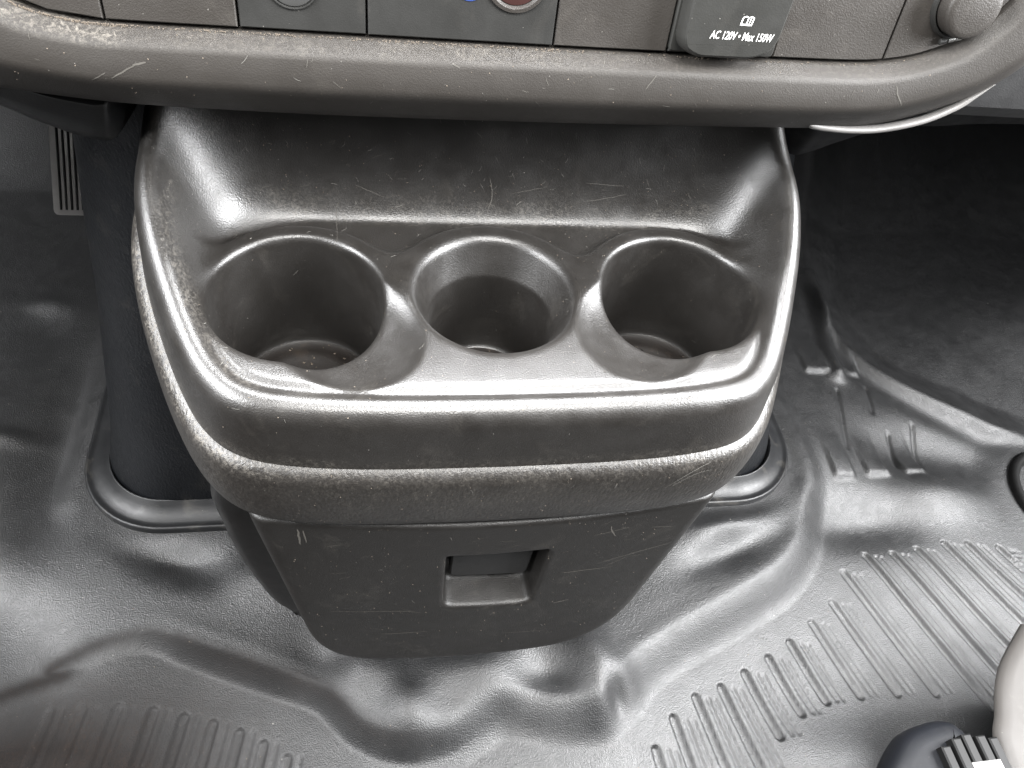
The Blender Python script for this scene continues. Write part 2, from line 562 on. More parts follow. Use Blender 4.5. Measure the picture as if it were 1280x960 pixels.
# ribs run toward the viewer, drifting outwards: give each the direction that fits the fan
for i, (x, y) in enumerate(rt):
    x2 = x + (x - 0.10) * 0.0 + (0.05 + (x - 0.25) * 0.25) * (y - rb[i][1]) / 0.12 * 0.5
    for off, dep, wd in ((0.0, 0.0038, 0.0042), (0.0105, 0.0014, 0.0020), (0.0165, 0.0012, 0.0018)):
        d, side, par = line_dist(GX, GY, [(x + off, y - off * 0.2), (x2 + off, rb[i][1])])
        H -= dep * (1 - sstep(wd * 0.55, wd, d)) * (1.0 if i not in (8, 9, 10) else 0.55)
lt = [(-0.300, -0.074), (-0.276, -0.076), (-0.252, -0.077), (-0.228, -0.079), (-0.207, -0.084), (-0.186, -0.090), (-0.166, -0.098), (-0.148, -0.108), (-0.130, -0.120), (-0.112, -0.134)]
for i, (x, y) in enumerate(lt):
    amp = 0.4 + 0.6 * min(1, i / 4)
    for off, dep, wd in ((0.0, 0.0032, 0.0048), (0.010, 0.0016, 0.0026)):
        d, side, par = line_dist(GX, GY, [(x + off, y), (x + off - 0.028, y - 0.16)])
        H -= amp * dep * (1 - sstep(wd * 0.45, wd, d))
wg = 1 - sstep(0.062, 0.10, np.hypot(GX - 0.672, GY - 0.062))
H = H * (1 - wg) + float((H * wg).sum() / wg.sum()) * wg
H += RNG.normal(0, 0.00006, H.shape)
# the well of the floor goes lower right under the column so that nothing pokes through
n0, n1 = GX.shape
V = np.stack([GX, GY, FZ + H], -1).reshape(-1, 3)
ii, jj = np.meshgrid(np.arange(n0 - 1), np.arange(n1 - 1), indexing='ij')
a = (ii * n1 + jj).ravel()
FQ = np.stack([a, a + n1, a + n1 + 1, a + 1], 1)
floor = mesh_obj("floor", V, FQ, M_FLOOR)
floor["kind"] = "structure"
dirt_shade = (sstep(-0.08, -0.32, GX) * sstep(-0.02, -0.15, GY) + 0.35 * sstep(0.0, -0.25, GX) * sstep(0.0, -0.08, GY) * (1 - sstep(-0.3, -0.5, GX))  # brown grime plus painted shade of the unbuilt driver's seat, left foreground
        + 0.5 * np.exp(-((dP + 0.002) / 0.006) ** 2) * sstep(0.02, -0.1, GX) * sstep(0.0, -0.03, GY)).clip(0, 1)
set_attr(floor, "dirt_shade", dirt_shade.ravel())
FLOOR_H = Grid2


def floor_z(x, y):
    i = int(np.argmin(abs(xs - x)))
    j = int(np.argmin(abs(ys - y)))
    return FZ + float(H[i, j])


# firewall closing the footwell at the front
fw = mesh_obj("firewall", [(-0.75, 1.14, FZ - 0.1), (1.34, 1.14, FZ - 0.1), (1.34, 1.14, 0.5), (-0.75, 1.14, 0.5),
                           (-0.75, 1.2, FZ - 0.1), (1.34, 1.2, FZ - 0.1), (1.34, 1.2, 0.5), (-0.75, 1.2, 0.5)],
              [[0, 1, 2, 3], [7, 6, 5, 4], [0, 3, 7, 4], [1, 5, 6, 2], [3, 2, 6, 7], [0, 4, 5, 1]], M_DASH, smooth=False)
fw["kind"] = "structure"

# ------------------------------------------------------------------ column behind the console


def rrect(xa, xb, ya, yb, r, n=14):
    pts = []
    for cx, cy, a0 in ((xb - r, ya + r, -90), (xb - r, yb - r, 0), (xa + r, yb - r, 90), (xa + r, ya + r, 180)):
        for t in np.linspace(0, 90, n):
            a = math.radians(a0 + t)
            pts.append((cx + r * math.cos(a), cy + r * math.sin(a)))
    return np.array(pts)


column = thing("console_column", "dark blue-black moulded column rising from the floor behind the cup holder console", "column", (0.02, 0.2, FZ))
rings = []
for z, xa, xb, ya, r in ((FZ + 0.004, -0.293, 0.338, 0.082, 0.062), (FZ + 0.020, -0.290, 0.335, 0.084, 0.063), (-0.28, -0.281, 0.325, 0.089, 0.066),
                         (-0.22, -0.272, 0.310, 0.095, 0.068), (-0.15, -0.260, 0.283, 0.099, 0.07), (-0.08, -0.250, 0.258, 0.100, 0.07),
                         (-0.02, -0.240, 0.238, 0.101, 0.07), (0.03, -0.232, 0.222, 0.102, 0.07), (0.062, -0.227, 0.212, 0.103, 0.07)):
    q = rrect(xa, xb, ya, 0.60, r)
    rings.append([(p[0], p[1], z) for p in q])
v, f = loft(rings, True, False, True)
mesh_obj("shell", v, f, M_COLUMN, column)
rings = []
base = rrect(-0.311, 0.358, 0.063, 0.66, 0.075)
for d, z in ((-0.002, FZ - 0.03), (-0.002, FZ + 0.007), (0.000, FZ + 0.0088), (0.002, FZ + 0.009), (0.004, FZ + 0.0078), (0.009, FZ + 0.0080), (0.019, FZ + 0.0115),
             (0.026, FZ + 0.0155), (0.030, FZ + 0.0185), (0.0312, FZ + 0.0192), (0.0322, FZ + 0.0188), (0.0328, FZ + 0.013), (0.036, FZ + 0.010)):
    q = inset(base, d * 0.68)
    rings.append([(p[0], p[1], z - 0.002) for p in q])
v, f = loft(rings)
mesh_obj("base_trim", v, f, M_SEAL, column)

# ------------------------------------------------------------------ the console
console = thing("center_console", "worn black plastic console with three cup holders and a drop-down bin below", "console", (0.0, 0.0, FZ + 0.01))
h2 = 0.0006
X0, Y0 = -0.24, -0.13
gx = np.arange(X0, 0.24, h2)
gy = np.arange(Y0, 0.15, h2)
TX, TY = np.meshgrid(gx, gy, indexing='ij')
half = catmull([(0.0, -0.0780), (0.06, -0.0770), (0.100, -0.0735), (0.124, -0.0665), (0.140, -0.0520), (0.1525, -0.0300), (0.1635, -0.003), (0.1712, 0.022), (0.1745, 0.045), (0.1725, 0.068), (0.165, 0.092), (0.154, 0.118), (0.12, 0.19)], 8)
half_l = np.where((half[:, :1] > 0.1) & (half[:, 1:] > 0.06), np.stack([half[:, 0] + (half[:, 1] - 0.06) * 0.10, half[:, 1]], 1), half)
outline = np.vstack([half, (half_l * [-1, 1])[::-1][:-1]])
outline = outline + [0.001, 0]
D2a = poly_sdf(TX, TY, outline)
D2 = Grid2(X0, Y0, h2, D2a)


def crest(y):
    return 0.002 + 0.058 * sstep(-0.065, 0.115, y)


CUPS = ((-0.099, 0.000, 'side'), (0.0008, 0.003, 'mid'), (0.1035, 0.004, 'side'))
mm = -D2a
c = crest(TY)
zs = c - np.maximum(mm - 0.008, 0) * 2.0
zs = c - (np.sqrt((mm - 0.010) ** 2 + 0.004 ** 2) + (mm - 0.010)) * 0.5 * 1.9
e = TY - 0.030
for cx, cy, k in CUPS:
    e = smin(e, np.hypot(TX - cx, TY - cy) - 0.0535, 0.012)
zbase = -0.0055 * sstep(-0.0025, 0.0045, e) - 0.0020 * np.exp(-((mm - 0.0135) / 0.0028) ** 2) * sstep(0.0, -0.04, TY)
zb = (TY - 0.067) * 2.9 - 0.0055
kk = 0.003 + 0.016 * sstep(0.004, 0.05, c)
wall = smax(zs, zb, 0.085)
ZT = smax(zbase, wall, kk)
ZT = smin(ZT, 0.0 * ZT + 0.072, 0.01)
gxx, gyy = np.gradient(ZT, h2)
ZTg = Grid2(X0, Y0, h2, ZT)
ZGg = Grid2(X0, Y0, h2, np.sqrt(1 + gxx ** 2 + gyy ** 2))


def ellipsoid(x, y, z, cx, cy, cz, a, b, c_, rot):
    co, si = math.cos(rot), math.sin(rot)
    u = ((x - cx) * co + (y - cy) * si)
    v = (-(x - cx) * si + (y - cy) * co)
    w = z - cz
    k0 = np.sqrt((u / a) ** 2 + (v / b) ** 2 + (w / c_) ** 2)
    k1 = np.sqrt((u / a ** 2) ** 2 + (v / b ** 2) ** 2 + (w / c_ ** 2) ** 2) + 1e-9
    return k0 * (k0 - 1.0) / k1


ZFLOOR = -0.0765


def f_tray(x, y, z):
    d2 = D2(x, y)
    ft = (z - ZTg(x, y)) / ZGg(x, y)
    zr = z - crest(y) + 0.002
    fo = d2 - np.clip(-zr, 0, 0.05) * 0.11
    b = smax(ft, fo, 0.014)
    b = np.maximum(b, -(z + 0.0795))
    b = np.maximum(b, y - 0.118)
    b = np.maximum(b, z - 0.071)
    for cx, cy, k in CUPS:
        rho = np.hypot(x - cx, y - cy)
        if k == 'mid':
            r = np.where(z > -0.021, 0.0336 + (z + 0.021) / 0.021 * 0.0088, 0.0336 + (z + 0.021) * 0.05)
            w = smax((rho - r) * 0.95, ZFLOOR - z, 0.006)
        else:
            r = 0.0430 + z * 0.055
            w = smax(rho - r, ZFLOOR - z, 0.006)
        b = smax(b, -w, 0.0045)
    for sx, cx, cy in ((1, -0.0735, -0.0235), (-1, 0.0762, -0.0210)):
        w = ellipsoid(x, y, z, cx, cy, 0.0012, 0.0335, 0.0385, 0.0125, sx * math.radians(32))
        b = smax(b, -w, 0.004)
    return b


P, Q = surface_nets(f_tray, (-0.190, -0.089, -0.0815), (0.192, 0.121, 0.0735), 0.0015)
tray = mesh_obj("cup_holder_tray", P, Q, M_TRAY, console)
x, y, z = P.T
d2 = D2(x, y)
dt = 0.5 * np.exp(-((-d2 - 0.013) / 0.004) ** 2) * (z < 0.03) * sstep(-0.10, -0.13, x)
dt += 0.35 * np.exp(-((y - 0.0655) / 0.005) ** 2) * (z < 0.012) * (z > -0.02)
dt += 0.8 * np.exp(-((x + 0.155) / 0.02) ** 2 - ((y - 0.085) / 0.02) ** 2)
dt += 0.25 * sstep(-0.03, -0.036, z - crest(y)) * (d2 > -0.004)
set_attr(tray, "dirt_shade", dt.clip(0, 1))

for cx, cy, k in CUPS:
    r = 0.0375 if k == 'side' else 0.0305
    ring = []
    for rr_, zz in ((0.002, 0.0008), (r * 0.35, 0.0008), (r * 0.62, 0.0009), (r * 0.66, 0.0016), (r * 0.80, 0.0016), (r * 0.84, 0.0009), (r * 0.96, 0.0010), (r, 0.0018)):
        ring.append([(cx + rr_ * math.cos(t), cy + rr_ * math.sin(t), ZFLOOR + zz) for t in np.linspace(0, 2 * math.pi, 49)[:-1]])
    v, f = loft(ring, True, True, False)
    mesh_obj("cup_floor", v, f, M_CUPFLOOR, console, sharp=40)


def f_rim(x, y, z):
    d2 = D2(x, y)
    zr = z - crest(y) + 0.002
    off = 0.0110 - ((zr + 0.058) / 0.026) ** 2 * 0.0035
    b = smax(d2 - off, np.abs(zr + 0.0620) - 0.0265, 0.010)
    b = np.maximum(b, -(d2 + 0.007))
    return np.maximum(b, y - 0.112)


P, Q = surface_nets(f_rim, (-0.204, -0.101, -0.095), (0.206, 0.115, 0.03), 0.0016)
rim = mesh_obj("housing_rim", P, Q, M_RIM, console)
x, y, z = P.T
zr = z - crest(y) + 0.002
dt = np.exp(-((zr + 0.037) / 0.004) ** 2) * (0.25 + 0.75 * sstep(-0.09, -0.15, x)) + 0.15
set_attr(rim, "dirt_shade", dt.clip(0, 1))

# bin door
dpoly = round_poly([(-0.1305, -0.06), (-0.1285, -0.09), (-0.101, -0.262), (0.103, -0.262), (0.1345, -0.09), (0.137, -0.06)], [0.001, 0.03, 0.040, 0.055, 0.03, 0.001], 10)
# gentle bow of the bottom edge
h3 = 0.0008
DX, DZ = np.meshgrid(np.arange(-0.15, 0.155, h3), np.arange(-0.28, -0.05, h3), indexing='ij')
DD = Grid2(-0.15, -0.28, h3, poly_sdf(DX, DZ, dpoly))
rpoly = round_poly([(-0.0235, -0.120), (-0.0225, -0.180), (0.0335, -0.1825), (0.0365, -0.119)], [0.003, 0.008, 0.008, 0.003], 6)
RR = Grid2(-0.15, -0.28, h3, poly_sdf(DX, DZ, rpoly))


def door_front(x, z):
    return -0.0850 + 0.05 * (z + 0.083) + 0.0095 * (x / 0.12) ** 2


def f_door(x, y, z):
    yf = door_front(x, z)
    b = smax(DD(x, z), yf - y, 0.012)
    b = smax(b, z + 0.0880, 0.0035)
    b = np.maximum(b, y + 0.030)
    depth = y - yf
    w = smax(RR(x, z) + depth * 0.08, depth - 0.0215, 0.005)
    return smax(b, -w, 0.0028)


P, Q = surface_nets(f_door, (-0.133, -0.106, -0.270), (0.139, -0.026, -0.083), 0.0015)
door = mesh_obj("bin_door", P, Q, M_DOOR, console)


def fr_door(a_, b_, w_):
    return (a_, door_front(a_, b_) + 0.0115 - w_, b_)


pp = round_poly([(-0.0180, -0.112), (-0.0185, -0.163), (0.0300, -0.1655), (0.0325, -0.112)], [0.001, 0.006, 0.006, 0.001], 6)
v, f = prism(pp, [(0, -0.012), (0, -0.001), (0.001, 0.0)], fr_door)
mesh_obj("latch_paddle", v, f, M_PADDLE, console, sharp=40)

# dark housing the bin tips out of
hp = catmull([(-0.142, -0.071), (-0.150, -0.098), (-0.1490, -0.125), (-0.1455, -0.160), (-0.1350, -0.217), (-0.1240, -0.243), (-0.108, -0.2530), (0.0, -0.2545), (0.100, -0.252), (0.118, -0.235), (0.127, -0.19), (0.134, -0.12), (0.137, -0.071)], 6)
v, f = prism(hp, [(0.03, -0.03), (0.008, 0.02), (0, 0.040), (0.0010, 0.048), (0.004, 0.0545), (0.010, 0.059), (0.018, 0.061)], lambda a_, b_, w_: (a_, -w_ - 0.002, b_))
mesh_obj("bin_housing", v, f, M_HOUSING, console, sharp=50)
pk = rrect(-0.10, 0.10, -0.03, 0.16, 0.03)
v, f = loft([[(p[0], p[1], z_) for p in pk] for z_ in (FZ + 0.0, FZ + 0.06, -0.21)], True, True, True)
mesh_obj("support_foot", v, f, M_HOUSING, console)

# ------------------------------------------------------------------ dashboard
TAU = math.radians(10)
DP = np.array([0, 0.03, 0.11])
DV = np.array([0, math.sin(TAU), math.cos(TAU)])
DN = np.array([0, -math.cos(TAU), math.sin(TAU)])


def fd(u, v_, w_):
    p = DP + np.array([u, 0, 0]) + DV * v_ + DN * w_
    return tuple(p)


dash = thing("dashboard", "lower edge of a dark plastic dashboard with a rounded bezel and switch blanks", "dashboard", (0.0, 0.2, 0.08))
inner = catmull([(-0.330, 0.060), (-0.268, 0.044), (-0.225, 0.026), (-0.200, 0.0135), (-0.188, 0.0085), (-0.174, 0.0058), (-0.160, 0.0050), (-0.11, 0.0052), (-0.06, 0.0055), (0.016, 0.0060), (0.07, 0.0066), (0.12, 0.0072),
                 (0.160, 0.0082), (0.178, 0.0104), (0.192, 0.0140), (0.207, 0.0208), (0.2185, 0.0308), (0.228, 0.045), (0.2325, 0.060), (0.234, 0.075), (0.234, 0.13)], 6)
outer = catmull([(-0.345, -0.0115), (-0.29, -0.0185), (-0.245, -0.023), (-0.215, -0.026), (-0.195, -0.028), (-0.175, -0.0297), (-0.155, -0.0307), (-0.11, -0.0315), (-0.06, -0.0315), (0.016, -0.0305), (0.07, -0.0293), (0.12, -0.028), (0.16, -0.0265), (0.186, -0.0235), (0.213, -0.0155), (0.236, -0.005), (0.255, 0.011), (0.268, 0.034), (0.2725, 0.055), (0.274, 0.075), (0.274, 0.13)], 6)
prof = [(0.0, -0.006), (0.012, 0.0002), (0.03, 0.0012), (0.08, 0.0034), (0.13, 0.0064), (0.17, 0.0076), (0.22, 0.0081), (0.35, 0.0087), (0.48, 0.0090), (0.53, 0.0087), (0.58, 0.0078), (0.64, 0.0060), (0.74, 0.0026), (0.86, -0.0016), (0.94, -0.0048), (0.985, -0.0090), (1.0, -0.016), (0.97, -0.03), (0.90, -0.05)]
rings = []
for t, w_ in prof:
    rings.append([fd(*(i_ + (o_ - i_) * t), w_) for i_, o_ in zip(inner, outer)])
v, f = loft(rings, False)
bez = mesh_obj("bezel", v, [q[::-1] for q in f], M_BEZEL, dash)
nring = len(inner)
da = np.zeros(len(v))
for k, (t, w_) in enumerate(prof):
    for j in range(nring):
        xx = inner[j][0]
        left = 1.0 if xx < -0.158 else (0.35 if xx < 0.06 else 0.2)
        da[k * nring + j] = left * max(0, 1 - abs(t - 0.06) / 0.16)
set_attr(bez, "dirt_shade", da)

# panels sunk in the bezel, each a separate plate
inn = np.array([p for p in inner])


def vin(u):
    return float(np.interp(u, inn[6:-24, 0], inn[6:-24, 1]))


TOPV = 0.13


def panel(name, u0, u1, mat, w0=0.0, lean0=0.0, lean1=0.0, label=None):
    g = 0.00045
    us = np.linspace(u0 + g, u1 - g, 8)
    poly = [(u_, vin(u_) + 0.0012) for u_ in us] + [(u1 - g + lean1, TOPV), (u0 + g + lean0, TOPV)]
    v_, f_ = prism(np.array(poly), [(0, -0.010), (0, w0 - 0.0006), (0.0005, w0)], fd)
    o = mesh_obj(name, v_, f_, mat, dash, sharp=30)
    if label:
        o["label"] = label
    return o


panel("blank_panel", -0.300, -0.1627, M_PANEL, label="corner switch blank with dusty lower edge")
panel("blank_panel", -0.1627, -0.1130, M_PANEL)
sock = panel("socket_panel", -0.1130, -0.0626, M_PANELD, -0.0004)
clim = panel("climate_panel", -0.0626, 0.0158, M_PANELD, 0.0)
panel("blank_panel", 0.0158, 0.0672, M_PANEL)
outl = panel("outlet_panel", 0.0672, 0.1170, M_PANELD, 0.0)
panel("blank_panel", 0.1170, 0.1723, M_PANEL)
endp_u = [p for p in inn if p[0] > 0.1723 and p[1] < TOPV]
ep = [(0.1723 + 0.00045, vin(0.1727) + 0.0012)] + [(p[0] - 0.0006 * (p[1] - 0.008) / 0.02, p[1] + 0.0012) for p in endp_u[:-1]] + [(0.2325, TOPV), (0.1723 + 0.00045, TOPV)]
v, f = prism(np.array(ep), [(0, -0.010), (0, -0.0006), (0.0004, 0.0)], fd)
endpan = mesh_obj("end_panel", v, f, M_PANEL, dash, sharp=30)


def disc(cu, cv, prof_, n=48):
    """lathe about the panel normal: prof (radius, w)"""
    return loft([[fd(cu + r_ * math.cos(t), cv + r_ * math.sin(t), w_) for t in np.linspace(0, 2 * math.pi, n + 1)[:-1]] for r_, w_ in prof_], True, False, True)


def sub(name, v_, f_, mat, parent, sharp=40):
    return mesh_obj(name, v_, f_, mat, parent, sharp=sharp)


v, f = disc(-0.0912, 0.0250, [(0.0106, -0.0003), (0.0104, 0.0004), (0.0101, 0.0004), (0.0098, -0.0003)])
sub("lens_ring", v, f, M_PANELD, sock)
v, f = disc(-0.0912, 0.0250, [(0.0094, -0.0003), (0.0092, 0.0002), (0.0080, 0.0004), (0.0030, 0.0006), (0.0005, 0.0006)])
sub("lamp_lens", v, f, M_CHROME, sock)
v, f = disc(-0.0215, 0.0290, [(0.0066, -0.0003), (0.0066, 0.0003), (0.0062, 0.0003), (0.0005, 0.0003)], 32)
sub("cool_mark", v, f, M_BLUE, clim)
v, f = disc(-0.0025, 0.0325, [(0.0135, -0.0003), (0.0132, 0.0010), (0.0118, 0.0012), (0.0110, 0.0004), (0.0106, -0.0001)], 48)
sub("mark_ring", v, f, M_PANEL, clim)
v, f = disc(-0.0025, 0.0325, [(0.0104, -0.0003), (0.0104, 0.0003), (0.0100, 0.0004), (0.0005, 0.0004)], 48)
sub("warm_mark", v, f, M_RED, clim)

# power socket cover with the printed rating
w9 = 0.0105
cpoly = np.array([(0.0710, 0.0118), (0.0775, 0.0088), (0.1030, 0.0092), (0.1110, 0.0125), (0.1135, 0.018), (0.1152, 0.040), (0.1152, 0.060), (0.0690, 0.060), (0.0692, 0.0155)])
cpoly = round_poly(cpoly, [0.004, 0.003, 0.005, 0.003, 0.004, 0.002, 0.004, 0.004, 0.004], 4)
cov_r = []
for d, w_, sx in ((-0.0006, 0.0, 0), (-0.0004, 0.006, 0), (0.0003, 0.0086, 0), (0.0008, 0.0098, 0), (0.0016, w9, 0)):
    cov_r.append([fd(*q, w_) for q in inset(cpoly, d)])
v, f = loft(cov_r, True, True, True)
cover = mesh_obj("outlet_cover", v, f, M_COVER, dash, sharp=20)
v, f = prism(round_poly([(0.0672, 0.0085), (0.1165, 0.0085), (0.1165, 0.07), (0.0672, 0.07)], 0.002, 3), [(0, -0.002), (0, 0.0012), (0.0006, 0.0018)], fd)
mesh_obj("cover_base", v, f, M_COVER, outl, sharp=30)


def text_mesh(name, body, cu, cv, size, w_, parent, mat, sx=1.0, shear=0.0, offset=0.0):
    cd = bpy.data.curves.new(name, 'FONT')
    cd.body = body
    cd.size = size
    cd.align_x = 'CENTER'
    cd.align_y = 'CENTER'
    cd.shear = shear
    cd.offset = offset
    cd.extrude = 0.00004
    cd.resolution_u = 3
    t = bpy.data.objects.new(name + "_src", cd)
    COL.objects.link(t)
    dg = bpy.context.evaluated_depsgraph_get()
    me = bpy.data.meshes.new_from_object(t.evaluated_get(dg))
    COL.objects.unlink(t)
    bpy.data.objects.remove(t)
    vs = [fd(cu + p.co.x * sx, cv + p.co.y, w_ + p.co.z) for p in me.vertices]
    fs = [list(p.vertices) for p in me.polygons]
    bpy.data.meshes.remove(me)
    return mesh_obj(name, vs, fs, mat, parent, smooth=False)


TXU, TXV = 0.0950, 0.0188
text_mesh("rating_print", "AC 120V \u2022 Max 150W", TXU, TXV, 0.0047, w9 + 0.00008, cover, M_PRINT, sx=0.66, shear=0.18, offset=0.00004)
# open-book symbol: frame, spine and two page lines
bk = []
bv, bf = [], []


def bar(p, q, wd):
    p = np.array(p)
    q = np.array(q)
    e_ = (q - p) / np.linalg.norm(q - p)
    n_ = np.array([-e_[1], e_[0]]) * wd / 2
    k = len(bv)
    for c_ in (p - n_, q - n_, q + n_, p + n_):
        bv.append(fd(TXU + 0.0007 + c_[0] + c_[1] * 0.18, TXV + 0.0064 + c_[1], w9 + 0.0001))
    bf.append([k, k + 1, k + 2, k + 3])


for p, q, wd in (((-0.0024, -0.0014), (-0.0024, 0.0013), 0.0006), ((0.0024, -0.0014), (0.0024, 0.0013), 0.0006), ((-0.0027, -0.0015), (0.0027, -0.0015), 0.0007),
                 ((-0.0024, 0.0013), (-0.0012, 0.0018), 0.0005), ((-0.0012, 0.0018), (0, 0.0013), 0.0005), ((0, 0.0013), (0.0012, 0.0018), 0.0005), ((0.0012, 0.0018), (0.0024, 0.0013), 0.0005),
                 ((0, -0.0014), (0, 0.0013), 0.0005), ((0.0012, -0.0012), (0.0012, 0.0014), 0.0004)):
    bar(p, q, wd)
mesh_obj("book_symbol", bv, bf, M_PRINT, cover, smooth=False)

# round cap of the power socket at the right end
v, f = disc(0.2005, 0.0365, [(0.0152, -0.0004), (0.0146, 0.0022), (0.0138, 0.0024), (0.0134, 0.0005), (0.0132, 0.0005)])
sub("socket_ring", v, f, M_PANELD, endpan)
v, f = disc(0.2005, 0.0365, [(0.0129, -0.0004), (0.0129, 0.0078), (0.0125, 0.0090), (0.0116, 0.0097), (0.0095, 0.0101), (0.0004, 0.0103)])
sub("socket_cap", v, f, M_PANEL, endpan)
for du in (-0.0032, 0.0006, 0.0040):
    r_ = 0.0016
    rr_ = []
    for k, (wu, rad) in enumerate(((-0.0017, 0.0009), (-0.0014, 0.0014), (0.0012, 0.0014), (0.0015, 0.0009))):
        rr_.append([fd(0.2010 + du + wu, 0.0215 + rad * math.cos(t) + (du + wu) * 0.28, 0.0012 + rad * math.sin(t)) for t in np.linspace(0, 2 * math.pi, 11)[:-1]])
    v, f = loft(rr_, True, True, True)
    sub("hinge_knuckle", v, f, M_CHROME if du > 0 else M_PANELD, endpan)

# body of the dashboard behind and above the panels
sec = [(0.055, 0.082), (0.046, 0.092), (0.066, 0.235), (0.080, 0.262), (0.12, 0.275), (0.45, 0.30), (0.70, 0.26), (0.72, 0.15), (0.62, 0.085), (0.12, 0.074)]
rr_ = []
for x_ in (-0.75, -0.30, 0.0, 0.27, 0.50, 1.34):
    rr_.append([(x_, y_, z_) for y_, z_ in sec])
v, f = loft(rr_, True, True, True)
mesh_obj("dash_body", v, f, M_DASH, dash, sharp=40)

# lower panels hanging under the bezel, left and right


def hung(name, pts_top, pts_bot, thick, mat, label=None):
    """curved plate between a top and a bottom edge, with a rolled top lip"""
    t_ = catmull(pts_top, 8)
    b_ = catmull(pts_bot, 8)
    rr2 = []
    for k, (s_, o_) in enumerate(((-0.02, thick), (-0.02, 0.006), (0.0, 0.0015), (0.03, 0.0), (0.10, 0.0005), (0.4, -0.001), (0.75, 0.0), (0.96, 0.003), (1.0, 0.006), (1.0, thick))):
        rr2.append([(tp[0] + (bp_[0] - tp[0]) * s_, tp[1] + (bp_[1] - tp[1]) * s_ + o_, tp[2] + (bp_[2] - tp[2]) * s_) for tp, bp_ in zip(t_, b_)])
    v_, f_ = loft(rr2, False)
    o = mesh_obj(name, v_, f_, mat, dash, sharp=50)
    if label:
        o["label"] = label
    return o


hung("lower_panel", [(-0.36, 0.046, 0.096), (-0.2505, 0.046, 0.0828), (-0.2331, 0.046, 0.0816), (-0.2159, 0.046, 0.0785), (-0.1989, 0.046, 0.0733), (-0.1868, 0.046, 0.0710), (-0.1800, 0.048, 0.0692), (-0.1765, 0.056, 0.0680), (-0.1755, 0.09, 0.067)],
     [(-0.37, 0.056, 0.082), (-0.2593, 0.056, 0.0696), (-0.2422, 0.056, 0.0657), (-0.2255, 0.056, 0.0588), (-0.2143, 0.056, 0.0525), (-0.2010, 0.056, 0.0461), (-0.1900, 0.0565, 0.0425), (-0.1830, 0.062, 0.0405), (-0.1795, 0.09, 0.039)], 0.06, M_LOWER,
     "curved dark panel under the bezel's left end")
hung("lower_panel", [(0.160, 0.075, 0.078), (0.178, 0.066, 0.0785), (0.196, 0.064, 0.0790), (0.218, 0.063, 0.0800), (0.240, 0.063, 0.0850), (0.262, 0.063, 0.0950), (0.30, 0.063, 0.125), (0.36, 0.063, 0.20)],
     [(0.180, 0.115, 0.022), (0.1903, 0.095, 0.0254), (0.2003, 0.095, 0.0250), (0.2206, 0.095, 0.0352), (0.2473, 0.095, 0.0458), (0.284, 0.095, 0.0487), (0.3384, 0.095, 0.0519), (0.60, 0.095, 0.06)], 0.06, M_UNDER,
     "dark panel under the bezel's right end")
# pale rolled edge under the right end of the bezel
rp_ = catmull([(0.149, -0.0225), (0.156, -0.0237), (0.172, -0.0245), (0.1891, -0.0233), (0.2092, -0.0183), (0.2236, -0.0111), (0.2314, -0.0047), (0.2385, 0.002)], 8)
tg = np.gradient(rp_, axis=0)
tg /= np.linalg.norm(tg, axis=1)[:, None]
nn_ = np.stack([tg[:, 1], -tg[:, 0]], 1)
rr_ = []
for k in range(13):
    t = 2 * math.pi * k / 12
    tap = np.minimum(1, np.minimum(np.arange(len(rp_)) / 4 + 0.15, (len(rp_) - 1 - np.arange(len(rp_))) / 14 + 0.15))
    rr_.append([fd(p[0] + n_[0] * 0.0019 * q * math.cos(t), p[1] + n_[1] * 0.0019 * q * math.cos(t), -0.0045 + 0.0030 * math.sin(t)) for p, n_, q in zip(rp_, nn_, tap)])
v, f = loft(rr_, False)
mesh_obj("rolled_edge", v, [q[::-1] for q in f], M_ROLL, dash)

# ------------------------------------------------------------------ accelerator pedal in the left footwell
pedal = thing("accelerator_pedal", "grey ribbed pedal hanging in the dark footwell left of the column", "pedal", (-0.315, 0.31, -0.165))


def fr_ped(u, v_, w_):
    s = math.sqrt(1.25)
    return (-0.304 + u + 0.115 * v_, 0.3175 + v_ * 0.5 / s * 0.9 - w_ * 0.85, -0.165 + v_ / s + w_ * 0.5)


v, f = prism(round_poly([(-0.026, -0.036), (0.026, -0.036), (0.026, 0.06), (-0.026, 0.06)], 0.005, 4), [(0, -0.004), (0, 0.001), (0.0012, 0.002)], fr_ped)
mesh_obj("pad", v, f, M_PEDAL, pedal, sharp=40)
for k in range(10):
    u_ = -0.0195 + k * 0.0044
    v, f = prism(np.array([(u_ - 0.0008, -0.031), (u_ + 0.0008, -0.031), (u_ + 0.0008, 0.055), (u_ - 0.0008, 0.055)]), [(0, 0.001), (0, 0.0026), (0.0003, 0.0029)], fr_ped)
    mesh_obj("tread_rib", v, f, M_RUBBER, pedal, sharp=30)
v, f = prism(round_poly([(-0.008, 0.03), (0.008, 0.03), (0.008, 0.30), (-0.008, 0.30)], 0.003, 3), [(0, -0.016), (0, -0.004)], fr_ped)
mesh_obj("pedal_arm", v, f, M_RUBBER, pedal, sharp=30)

# ------------------------------------------------------------------ round seal in the floor at the right
gz = floor_z(0.672, 0.062)
grom = thing("floor_seal", "black oval rubber seal let into the floor at the right edge", "seal", (0.64, 0.06, gz))
rr_ = []
for r_, z_ in ((1.0, -0.02), (1.0, 0.004), (0.96, 0.008), (0.88, 0.008), (0.83, 0.004), (0.80, -0.004), (0.5, -0.008), (0.02, -0.008)):
    rr_.append([(0.672 + 0.058 * r_ * math.cos(t), 0.062 + 0.062 * r_ * math.sin(t), gz + z_) for t in np.linspace(0, 2 * math.pi, 49)[:-1]])
v, f = loft(rr_, True, False, True)
mesh_obj("seal_ring", v, f, M_RUBBER, grom)

